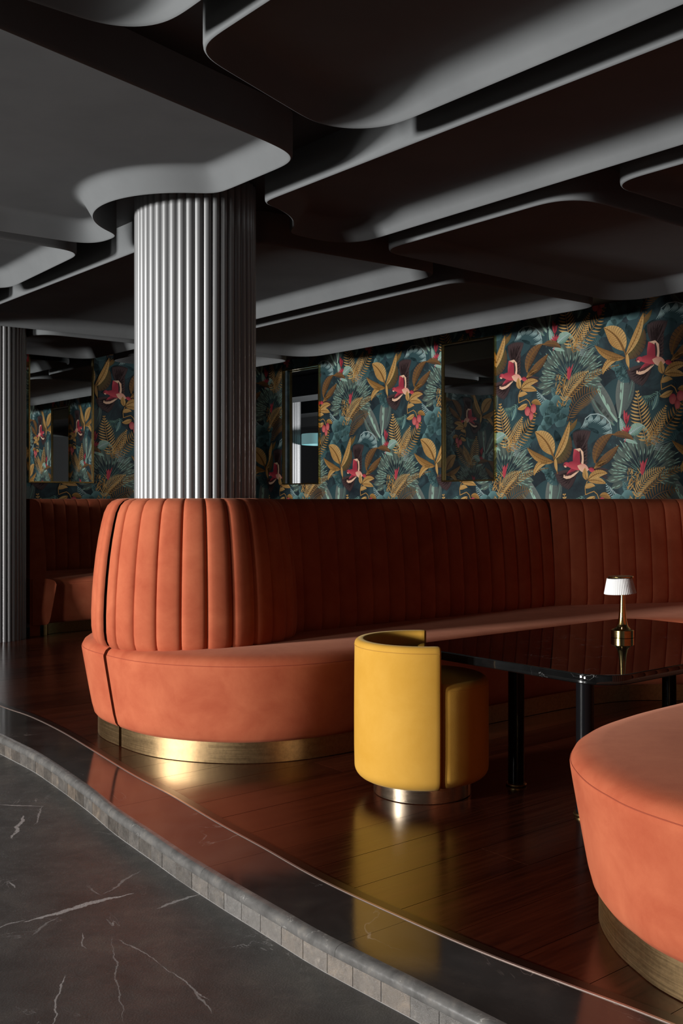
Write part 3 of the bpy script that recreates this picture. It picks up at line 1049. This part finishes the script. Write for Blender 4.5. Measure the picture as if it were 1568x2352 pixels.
# ------------------------------------------------------------------ wallpaper print
class Print:
    def __init__(s):
        s.tri = []     # (pts3 [(a,b)], cols3, layer)
    def poly(s, P, C, layer):
        for i in range(1, len(P)-1):
            s.tri.append(((P[0], P[i], P[i+1]), (C[0], C[i], C[i+1]), layer))
    def quad(s, p, c, layer): s.poly(p, c, layer)
def mixl(a, b, t): return tuple(x+(y-x)*t for x, y in zip(a, b))
G_ = {k: lin(v) for k, v in dict(gold=(186,140,78), goldd=(128,90,44), goldl=(206,166,104), brown=(124,88,54), brownd=(84,60,40), olive=(96,84,48),
      grey=(110,118,113), greyd=(80,92,90), mint=(158,192,174), mintd=(104,140,126), teal=(66,100,102), teald=(40,66,72), teall=(104,142,142),
      pink=(206,78,90), pinkd=(158,46,64), cream=(242,198,168), dark=(56,40,42), dark2=(74,56,56), pale=(176,196,196), fan=(104,118,108), fand=(66,80,76)).items()}

def leaf(pr, base, tip, w, c0, c1, rib=None, bend=0.0, layer=0, k=12, veins=0, fat=0.45):
    base = np.array(base, float); tip = np.array(tip, float)
    d = tip-base; ln = float(np.hypot(*d)); t_ = d/ln; n_ = np.array([-t_[1], t_[0]])
    cen = []; wid = []
    for i in range(k+1):
        s = i/k
        cen.append(base+d*s+n_*bend*ln*4*s*(1-s))
        x = (s**(math.log(0.5)/math.log(fat))) if 0 < s < 1 else s
        wid.append(0.5*w*max(0.0, math.sin(PI*x))**0.85)
    for i in range(k):
        a, b = cen[i], cen[i+1]
        tt = b-a; tt = tt/np.linalg.norm(tt); nn = np.array([-tt[1], tt[0]])
        f = 0.86+0.14*((i*7) % 3)/2.0 if veins else 1.0
        la, lb = a+nn*wid[i], b+nn*wid[i+1]
        ra, rb = a-nn*wid[i], b-nn*wid[i+1]
        cA = tuple(x*f for x in c0); cB = tuple(x*f for x in c1)
        cm = tuple(x*f for x in (rib if rib else mixl(c0, c1, .5)))
        cmix = mixl(c0, c1, .5)
        pr.quad([a, b, lb, la], [cmix, cmix, cA, cA], layer)
        pr.quad([a, b, rb, ra], [cmix, cmix, cB, cB], layer)
        if rib:
            q = max(0.0022, 0.07*w)
            qa = q*(1-i/k*0.7); qb = q*(1-(i+1)/k*0.7)
            pr.quad([a+nn*qa, b+nn*qb, b-nn*qb, a-nn*qa], [rib]*4, layer+1)
    if veins:
        for j in range(2, k-1):
            a = cen[j]; tt = cen[j+1]-cen[j-1]; tt = tt/np.linalg.norm(tt); nn = np.array([-tt[1], tt[0]])
            for sgn in (1, -1):
                e = a+nn*sgn*wid[j]*0.9+tt*wid[j]*0.55
                pr.poly([a, a+tt*0.004, e], [rib or c1]*3, layer+1)

def line(pr, P, w, c, layer):
    P = [np.array(p, float) for p in P]
    for a, b in zip(P[:-1], P[1:]):
        t_ = (b-a)/max(1e-9, np.linalg.norm(b-a)); n_ = np.array([-t_[1], t_[0]])*w*0.5
        pr.quad([a+n_, b+n_, b-n_, a-n_], [c]*4, layer)

def blob(pr, c, rx, ry, col0, col1, layer, rot_=0.0, k=20, lob=0, amp=0.0):
    c = np.array(c, float)
    P = []
    for i in range(k):
        a = 2*PI*i/k
        r = 1+amp*math.cos(lob*a)
        x, y = rx*r*math.cos(a), ry*r*math.sin(a)
        P.append(c+np.array([x*math.cos(rot_)-y*math.sin(rot_), x*math.sin(rot_)+y*math.cos(rot_)]))
    for i in range(k):
        sh = 0.5+0.5*math.sin(2*PI*i/k)
        pr.tri.append(((c, P[i], P[(i+1) % k]), (col0, mixl(col0, col1, sh), mixl(col0, col1, sh)), layer))

def frond(pr, base, tip, llen, c0, c1, bend=0.0, layer=0, k=16, ang=52, w=0.012, taper=True):
    base = np.array(base, float); tip = np.array(tip, float)
    d = tip-base; ln = float(np.hypot(*d)); t_ = d/ln; n_ = np.array([-t_[1], t_[0]])
    cen = [base+d*(i/k)+n_*bend*ln*4*(i/k)*(1-i/k) for i in range(k+1)]
    line(pr, cen, 0.006, c0, layer+1)
    for i in range(1, k+1):
        a = cen[i]; tt = cen[i]-cen[i-1]; th = math.atan2(tt[1], tt[0])
        s = i/k
        l_ = llen*(math.sin(PI*(0.18+0.80*s)) if taper else 1.0)
        l_ = max(l_, 0.18*llen)
        for sg in (1, -1):
            q = th+sg*math.radians(ang)
            e = a+l_*np.array([math.cos(q), math.sin(q)])
            leaf(pr, a, e, w, mixl(c0, c1, (i % 3)/2), c1, None, 0.06*sg, layer, 4)

def needles(pr, base, a0, a1, cnt, ln, c, layer, w=0.004):
    b = np.array(base, float)
    for i in range(cnt):
        a = math.radians(a0+(a1-a0)*i/max(1, cnt-1)); l_ = ln*(0.75+0.25*((i*5) % 3)/2)
        e = b+l_*np.array([math.cos(a), math.sin(a)])
        t_ = np.array([-math.sin(a), math.cos(a)])*w
        s = b+0.25*l_*np.array([math.cos(a), math.sin(a)])
        pr.poly([s-t_*0.4, s+t_*0.4, e], [c]*3, layer)

def motif():
    p = Print(); g = G_; R = random.Random(11)
    # soft background foliage
    for a, b, rx, ry, ro in ((-.1,.30,.16,.10,.4),(.3,.36,.2,.1,-.3),(.95,.28,.18,.09,.5),(1.25,.22,.12,.14,.1),(.35,-.5,.15,.1,.6),(.1,-.45,.14,.09,-.5),(.85,-.62,.16,.09,.2),(1.1,-.30,.2,.1,.9)):
        blob(p, (a, b), rx, ry, mixl(g['teald'], g['teal'], R.random()*.5), g['teald'], 0, ro, 22, 3, .08)
    # large upright grey-green leaves
    B0 = (1.22, -.53)
    leaf(p, (1.21,-.50), (.93,-.04), .150, g['greyd'], g['grey'], g['mint'], .05, 2, 14, 0, .45)
    leaf(p, (1.23,-.47), (1.27,-.03), .140, g['grey'], g['greyd'], g['mint'], -.03, 4, 14, 0, .5)
    leaf(p, (1.18,-.53), (.92,-.25), .085, g['greyd'], g['grey'], g['mintd'], .06, 2, 12)
    leaf(p, (1.24,-.45), (1.37,-.10), .075, g['greyd'], g['greyd'], g['mintd'], -.08, 2, 12)
    for q in ((.96,-.10),(1.0,-.17),(1.05,-.25),(1.10,-.33)):
        leaf(p, q, (q[0]+.045, q[1]-.09), .020, g['mint'], g['mint'], None, 0, 6, 4)
    for q in ((1.255,-.08),(1.25,-.16),(1.245,-.24)):
        leaf(p, q, (q[0]-.004, q[1]-.08), .018, g['mint'], g['mint'], None, 0, 6, 4)
    line(p, [(1.21,-.46),(1.215,-.56),(1.20,-.64)], .007, g['greyd'], 3)
    # arched frosty frond
    cen = [(1.15,-.56),(1.13,-.50),(1.08,-.45),(1.01,-.42),(.93,-.42),(.87,-.455)]
    for i, q in enumerate(cen):
        for j in range(6):
            a = math.radians(200+12*j+8*i)
            l_ = .10-.006*j
            leaf(p, q, (q[0]+l_*math.cos(a), q[1]+l_*math.sin(a)), .010, g['teall'], g['pale'], None, .1, 5, 4)
    line(p, cen, .008, g['pale'], 6)
    # fan palm
    fc = (.70, -.09)
    K = 19
    for i in range(K):
        a = math.radians(-18+216*i/(K-1))
        r1 = .335+.02*((i*7) % 3)
        for q, cc, ly in ((r1, g['fan'], 7),):
            e = (fc[0]+q*math.cos(a), fc[1]+q*math.sin(a)*1.03)
            s = (fc[0]+.12*math.cos(a), fc[1]+.12*math.sin(a))
            leaf(p, s, e, .068, g['fan'] if i % 2 else mixl(g['fan'], g['fand'], .3), g['fand'], None, 0, ly+(i % 2), 8, 0, .72)
        line(p, [fc, (fc[0]+.15*math.cos(a), fc[1]+.15*math.sin(a))], .004, g['mintd'], 7)
        for j in range(5):
            q = .16+.038*j+R.random()*.02
            for sg in (1, -1):
                s = (fc[0]+q*math.cos(a)-sg*.010*math.sin(a), fc[1]+q*math.sin(a)+sg*.010*math.cos(a))
                a2 = a+sg*.10
                if R.random() < .55:
                    leaf(p, s, (s[0]+.055*math.cos(a2), s[1]+.055*math.sin(a2)), .0105, g['mint'], g['mintd'], None, 0, 10, 3)
    blob(p, (fc[0], fc[1]+.0), .07, .09, g['teald'], lin((24,34,40)), 9, 0, 18)
    for i in range(9):
        a = math.radians(20+140*i/8)
        line(p, [fc, (fc[0]+.15*math.cos(a), fc[1]+.15*math.sin(a))], .0035, g['mintd'], 10)
    # small mint leaf on top of the fan
    leaf(p, (.60,.30), (.76,.24), .045, g['mint'], g['mintd'], g['pale'], .2, 11, 8)
    leaf(p, (.56,.24), (.66,.30), .04, g['mintd'], g['mint'], None, .1, 11, 8)
    # small teal fronds left of the trunk
    frond(p, (.47,-.28), (.33,-.17), .05, g['teall'], g['pale'], .15, 8, 9, 50, .009)
    frond(p, (.54,-.30), (.50,-.15), .05, g['teal'], g['teall'], -.1, 8, 9, 50, .009)
    # gold fern stump and palm
    for i in range(60):
        a = .53+.12*R.random()+.02; b = -.05-.25*R.random()
        th = math.radians(R.choice((60, 120, 240, 300))+R.uniform(-25, 25))
        leaf(p, (a, b), (a+.045*math.cos(th), b+.045*math.sin(th)), .009, g['gold'], g['goldd'] if R.random() < .5 else g['goldl'], None, 0, 12, 3)
    frond(p, (.62,-.30), (.90,-.04), .085, g['gold'], g['goldl'], .12, 13, 18, 48, .011)
    frond(p, (.66,-.29), (1.22,-.015), .06, g['goldd'], g['gold'], .10, 12, 22, 40, .008)
    # red flower in the fan
    leaf(p, (.69,-.10), (.70,.03), .045, g['pink'], g['pinkd'], None, 0, 14, 8)
    leaf(p, (.70,-.08), (.745,.05), .018, g['pinkd'], g['pink'], None, .05, 15, 6)
    leaf(p, (.69,-.09), (.665,.03), .014, g['pinkd'], g['pink'], None, -.05, 15, 6)
    # teal cloud flower
    for a, b, r in ((.44,-.33,.085),(.55,-.30,.09),(.62,-.37,.085),(.50,-.40,.10),(.60,-.45,.075),(.44,-.47,.07),(.38,-.54,.065),(.66,-.29,.06)):
        blob(p, (a, b), r, r*.85, mixl(g['teal'], g['teald'], .35), g['teall'], 10, R.random(), 22, 5, .06)
    # brown drooping frond
    frond(p, (.68,-.46), (1.02,-.22), .13, g['brown'], g['goldd'], .18, 9, 18, 62, .010)
    # mint leaves with pink flower
    leaf(p, (-.255,-.64), (-.300,-.46), .062, g['mint'], g['mintd'], g['pale'], -.04, 16, 10, 1)
    leaf(p, (-.205,-.615), (-.06,-.545), .105, g['mint'], g['mintd'], g['pale'], .05, 16, 10, 1)
    leaf(p, (-.26,-.66), (-.12,-.70), .05, g['mintd'], g['mint'], g['pale'], .1, 15, 8)
    for e, w in (((-.255,-.40),.030),((-.228,-.42),.028),((-.20,-.44),.02)):
        leaf(p, (-.232,-.53), e, w, g['pink'], g['pinkd'], None, .02, 18, 7)
    for j in range(7):
        a = math.radians(50+25*j)
        leaf(p, (-.225,-.60), (-.225+.07*math.cos(a), -.60+.07*math.sin(a)), .016, g['pink'], g['pinkd'], None, .05, 18, 5)
    line(p, [(-.235,-.53),(-.23,-.62),(-.25,-.68)], .006, g['pink'], 17)
    # gold fern
    frond(p, (-.03,-.70), (-.125,-.26), .115, g['gold'], g['goldl'], .03, 14, 15, 62, .015)
    frond(p, (-.03,-.70), (.31,-.37), .105, g['goldd'], g['gold'], -.06, 13, 15, 58, .013)
    frond(p, (-.02,-.68), (.15,-.40), .075, g['gold'], g['goldl'], -.02, 15, 15, 58, .012)
    for i in range(26):
        a = -.06+.14*R.random(); b = -.72+.16*R.random(); th = R.random()*2*PI
        leaf(p, (a, b), (a+.04*math.cos(th), b+.04*math.sin(th)), .008, g['goldd'], g['gold'], None, 0, 15, 3)
    needles(p, (.0,-.74), -15, 75, 13, .24, g['pale'], 15)
    needles(p, (1.02,.16), 100, 215, 9, .15, g['teall'], 12)
    # pale curled leaves under the bird
    leaf(p, (.02,-.42), (.07,-.27), .05, g['teall'], g['teal'], g['mint'], -.1, 9, 8)
    frond(p, (.10,-.26), (-.12,-.30), .06, g['teal'], g['mintd'], .25, 8, 12, 60, .010)
    # teal leaf left below
    leaf(p, (-.20,-.17), (-.31,.06), .12, g['teal'], g['teald'], None, .15, 12, 10)
    leaf(p, (-.22,-.14), (-.42,-.02), .07, g['teal'], g['teall'], None, -.12, 12, 10)
    # dull leaf behind
    leaf(p, (-.23,.03), (-.06,.27), .10, g['olive'], g['brownd'], None, -.18, 13, 10)
    leaf(p, (-.12,.30), (.02,.42), .05, g['goldd'], g['olive'], None, -.1, 13, 8)
    frond(p, (-.12,.22), (-.04,.40), .05, g['olive'], g['goldd'], .05, 12, 8, 50, .009)
    # bird: dark feathers first
    for i in range(15):
        a = math.radians(68+46*i/14)
        s = (.03,.10)
        leaf(p, s, (.075+.25*math.cos(a), .09+.235*math.sin(a)), .038, g['dark'], g['dark2'], None, 0, 15+(i % 2), 6, 0, .6)
    for i in range(9):
        leaf(p, (.05,.0+.02*i), (.135,.03+.032*i), .04, g['dark'], g['dark2'], None, 0, 15, 5)
    for i in range(15):
        a = math.radians(186+58*i/14)
        leaf(p, (.03,-.04), (.03+.27*math.cos(a), -.05+.19*math.sin(a)), .040, g['dark'], g['dark2'], None, 0, 15+(i % 2), 6, 0, .6)
    for i in range(5):
        leaf(p, (.12,-.02), (.36,-.045-.022*i), .028, g['dark2'], g['dark'], None, 0, 15, 6)
    leaf(p, (.14,-.03), (.215,-.055), .04, g['pinkd'], g['pink'], None, 0, 17, 6)
    # upper wing: red, dark band, cream fringe
    W1 = [(-.03,.03),(-.028,.09),(-.018,.150),(.045,.150),(.055,.09),(.06,.02)]
    p.poly([np.array(q) for q in W1], [g['pinkd'],g['pink'],g['pink'],g['pinkd'],g['pinkd'],g['pinkd']], 18)
    W2 = [(-.012,.148),(.05,.155),(.085,.12),(.09,.05),(.085,.0),(.062,.0),(.062,.06),(.050,.118),(.02,.138)]
    for a_, b_ in (((0,1,7,8),0),((1,2,6,7),0),((2,3,6),0),((3,4,5,6),0)):
        p.poly([np.array(W2[i]) for i in a_], [g['cream']]*len(a_), 19)
    for i in range(14):
        t = i/13
        q = np.array((.055-.0+.018*math.sin(PI*t*.9), .135-.125*t))
        leaf(p, (.045+.004*t, .12-.105*t), q, .013, g['dark'], g['dark'], None, 0, 20, 3)
    # lower wing
    W3 = [(-.02,.0),(-.075,-.045),(-.118,-.09),(-.06,-.078),(.0,-.058),(.045,-.02),(.03,.0)]
    p.poly([np.array(q) for q in W3], [g['pinkd'],g['pink'],g['pink'],g['pinkd'],g['pinkd'],g['pinkd'],g['pink']], 18)
    cb = [(-.135,-.105),(-.10,-.118),(-.06,-.113),(-.02,-.095),(.02,-.065),(.06,-.035)]
    for i in range(5):
        a_, b_ = np.array(cb[i]), np.array(cb[i+1])
        p.quad([a_, b_, b_+np.array((.004,.028)), a_+np.array((.004,.026))], [g['cream']]*4, 19)
    for i in range(12):
        t = i/11
        leaf(p, (-.11+.15*t, -.072+.045*t), (-.115+.155*t, -.098+.045*t), .013, g['dark'], g['dark'], None, 0, 20, 3)
    # body and head
    leaf(p, (.125,-.035), (-.12,.012), .075, g['pink'], g['pinkd'], None, -.05, 21, 14, 0, .5)
    leaf(p, (.145,-.04), (.02,.0), .075, g['cream'], mixl(g['cream'], g['pink'], .45), None, .02, 22, 10)
    blob(p, (-.105,.012), .030, .024, g['pink'], g['pinkd'], 22, .2, 14)
    leaf(p, (-.125,.0), (-.10,-.012), .016, g['cream'], g['cream'], None, 0, 23, 5)
    blob(p, (-.118,.014), .0055, .0055, (.01,.01,.01), (.01,.01,.01), 24, 0, 8)
    leaf(p, (-.128,.014), (-.148,.002), .014, g['dark'], g['dark'], None, 0, 23, 4)
    # brown leaves right of the bird
    line(p, [(.22,-.04),(.215,.08),(.26,.19),(.36,.255),(.43,.265)], .008, g['brown'], 20)
    leaf(p, (.205,.02), (.40,.265), .105, g['brown'], g['brownd'], g['goldd'], .16, 21, 12, 1)
    leaf(p, (.40,.255), (.61,.20), .062, g['brown'], g['brownd'], g['goldd'], .12, 21, 10)
    leaf(p, (.22,-.01), (.46,.165), .082, g['brown'], g['brownd'], g['goldd'], -.04, 22, 12, 1)
    leaf(p, (.20,-.03), (.335,.035), .052, g['goldd'], g['brown'], g['gold'], .05, 22, 8)
    # golden plant left of the bird
    line(p, [(-.20,-.07),(-.235,.05),(-.262,.13)], .012, g['goldd'], 22)
    leaf(p, (-.255,.10), (-.465,.325), .165, g['gold'], g['goldl'], g['goldd'], -.10, 23, 14, 1)
    leaf(p, (-.24,.06), (-.065,.405), .075, g['gold'], g['goldl'], g['goldd'], -.07, 25, 14, 1)
    leaf(p, (-.245,.04), (-.56,.185), .075, g['gold'], g['goldd'], g['goldd'], .10, 25, 14, 1)
    leaf(p, (-.315,.035), (-.475,-.085), .062, g['goldl'], g['gold'], g['goldd'], -.22, 25, 12)
    leaf(p, (-.205,-.05), (-.225,.10), .035, g['gold'], g['goldl'], None, .05, 26, 8)
    # golden leaf cluster and berries
    leaf(p, (.125,-.13), (.105,-.02), .062, g['gold'], g['goldl'], g['goldd'], .08, 25, 9)
    leaf(p, (.135,-.13), (.345,-.075), .072, g['gold'], g['goldl'], g['goldd'], .12, 26, 11, 1)
    leaf(p, (.135,-.135), (.33,-.165), .062, g['goldl'], g['gold'], g['goldd'], .08, 27, 11, 1)
    leaf(p, (.10,-.205), (.215,-.185), .048, g['goldl'], g['gold'], None, .15, 27, 9)
    line(p, [(.13,-.14),(.105,-.19),(.11,-.26),(.15,-.245),(.20,-.23),(.235,-.255),(.255,-.30)], .008, g['gold'], 27)
    leaf(p, (.215,-.275), (.09,-.315), .052, g['gold'], g['goldl'], g['goldd'], .08, 26, 9)
    leaf(p, (.26,-.27), (.375,-.30), .055, g['gold'], g['goldd'], g['goldd'], .15, 26, 9)
    for a, b, rx, ry in ((.215,-.345,.034,.044),(.285,-.325,.034,.044),(.258,-.39,.026,.040)):
        blob(p, (a, b), rx, ry, mixl(g['pink'], g['cream'], .15), g['pinkd'], 28, 0, 18)
    # scattered light flecks
    for i in range(26):
        a = R.uniform(-.6, .95); b = R.uniform(-.42, .42)
        needles(p, (a, b), R.uniform(0, 360), R.uniform(0, 360), 5, .07, mixl(g['teald'], g['teal'], .7), 1, .003)
    return p

MOT = motif()
def clip_half(P, idx, lim, keep_less):
    out = []
    n = len(P)
    for i in range(n):
        a = P[i]; b = P[(i+1) % n]
        ia = (a[idx] <= lim) if keep_less else (a[idx] >= lim)
        ib = (b[idx] <= lim) if keep_less else (b[idx] >= lim)
        if ia: out.append(a)
        if ia != ib:
            t = (lim-a[idx])/(b[idx]-a[idx])
            out.append(tuple(x+(y-x)*t for x, y in zip(a, b)))
    return out
def clip_rect(P, r):
    for idx, lim, less in ((0, r[0], False), (0, r[1], True), (1, r[2], False), (1, r[3], True)):
        if len(P) < 3: return []
        P = clip_half(P, idx, lim, less)
    return P if len(P) >= 3 else []

def print_mat():
    m = mat('printed_wallpaper', (1, 1, 1), 0.6)
    N, L, B = nt(m)
    at = N.new('ShaderNodeAttribute'); at.attribute_name = 'ink'
    L.new(at.outputs['Color'], B.inputs['Base Color'])
    B.inputs['Specular IOR Level'].default_value = 0.3
    return m
M['print'] = print_mat()
PER_A, PER_B = 1.535, 0.867
def wallpaper(parent, rects, a_ref, z_ref, f, zmin=1.08):
    V = []; F = []; Cc = []
    amin = min(r[0] for r in rects); amax = max(r[1] for r in rects)
    for row in range(-2, 4):
        z0 = z_ref-PER_B*row
        off = a_ref+(PER_A*0.5 if row % 2 else 0.0)
        k0 = int(math.floor((amin-off)/PER_A))-1; k1 = int(math.ceil((amax-off)/PER_A))+1
        for k in range(k0, k1+1):
            ax = off+k*PER_A
            for P, C, ly in MOT.tri:
                xs = [q[0]+ax for q in P]; zs = [q[1]+z0 for q in P]
                if max(xs) < amin or min(xs) > amax or max(zs) < zmin or min(zs) > Z_UP: continue
                Q = [(x, z, *c) for x, z, c in zip(xs, zs, C)]
                d = -0.0004-0.00012*ly
                inside = [r for r in rects if not (max(xs) < r[0] or min(xs) > r[1] or max(zs) < r[2] or min(zs) > r[3])]
                for r in inside:
                    if min(xs) >= r[0] and max(xs) <= r[1] and min(zs) >= r[2] and max(zs) <= r[3]:
                        T = Q
                    else:
                        T = clip_rect(Q, r)
                    if len(T) < 3: continue
                    b = len(V)
                    for q in T:
                        V.append(f(q[0], q[1], d)); Cc.append((q[2], q[3], q[4], 1.0))
                    F.append(tuple(range(b, b+len(T))))
    o = mesh_obj('wallpaper_print', V, F, M['print'], parent, smooth=False)
    ca = o.data.color_attributes.new('ink', 'FLOAT_COLOR', 'POINT')
    ca.data.foreach_set('color', np.array(Cc, dtype=np.float32).ravel())
    o['kind'] = 'stuff'
    return o
e = 0.002
wallpaper(wall_back, [(N_LEFT+e, WIN[0]-e, 1.08, Z_UP), (WIN[1]+e, -1.6, 1.08, Z_UP), (WIN[0]-e, WIN[1]+e, 1.08, WIN[2]-e), (WIN[0]-e, WIN[1]+e, WIN[3]+e, Z_UP)], -6.515, 2.44, fb)
wallpaper(wall_left, [(2.4, U_WALL-e, 1.08, Z_UP)], 5.285, 2.45, fl_)
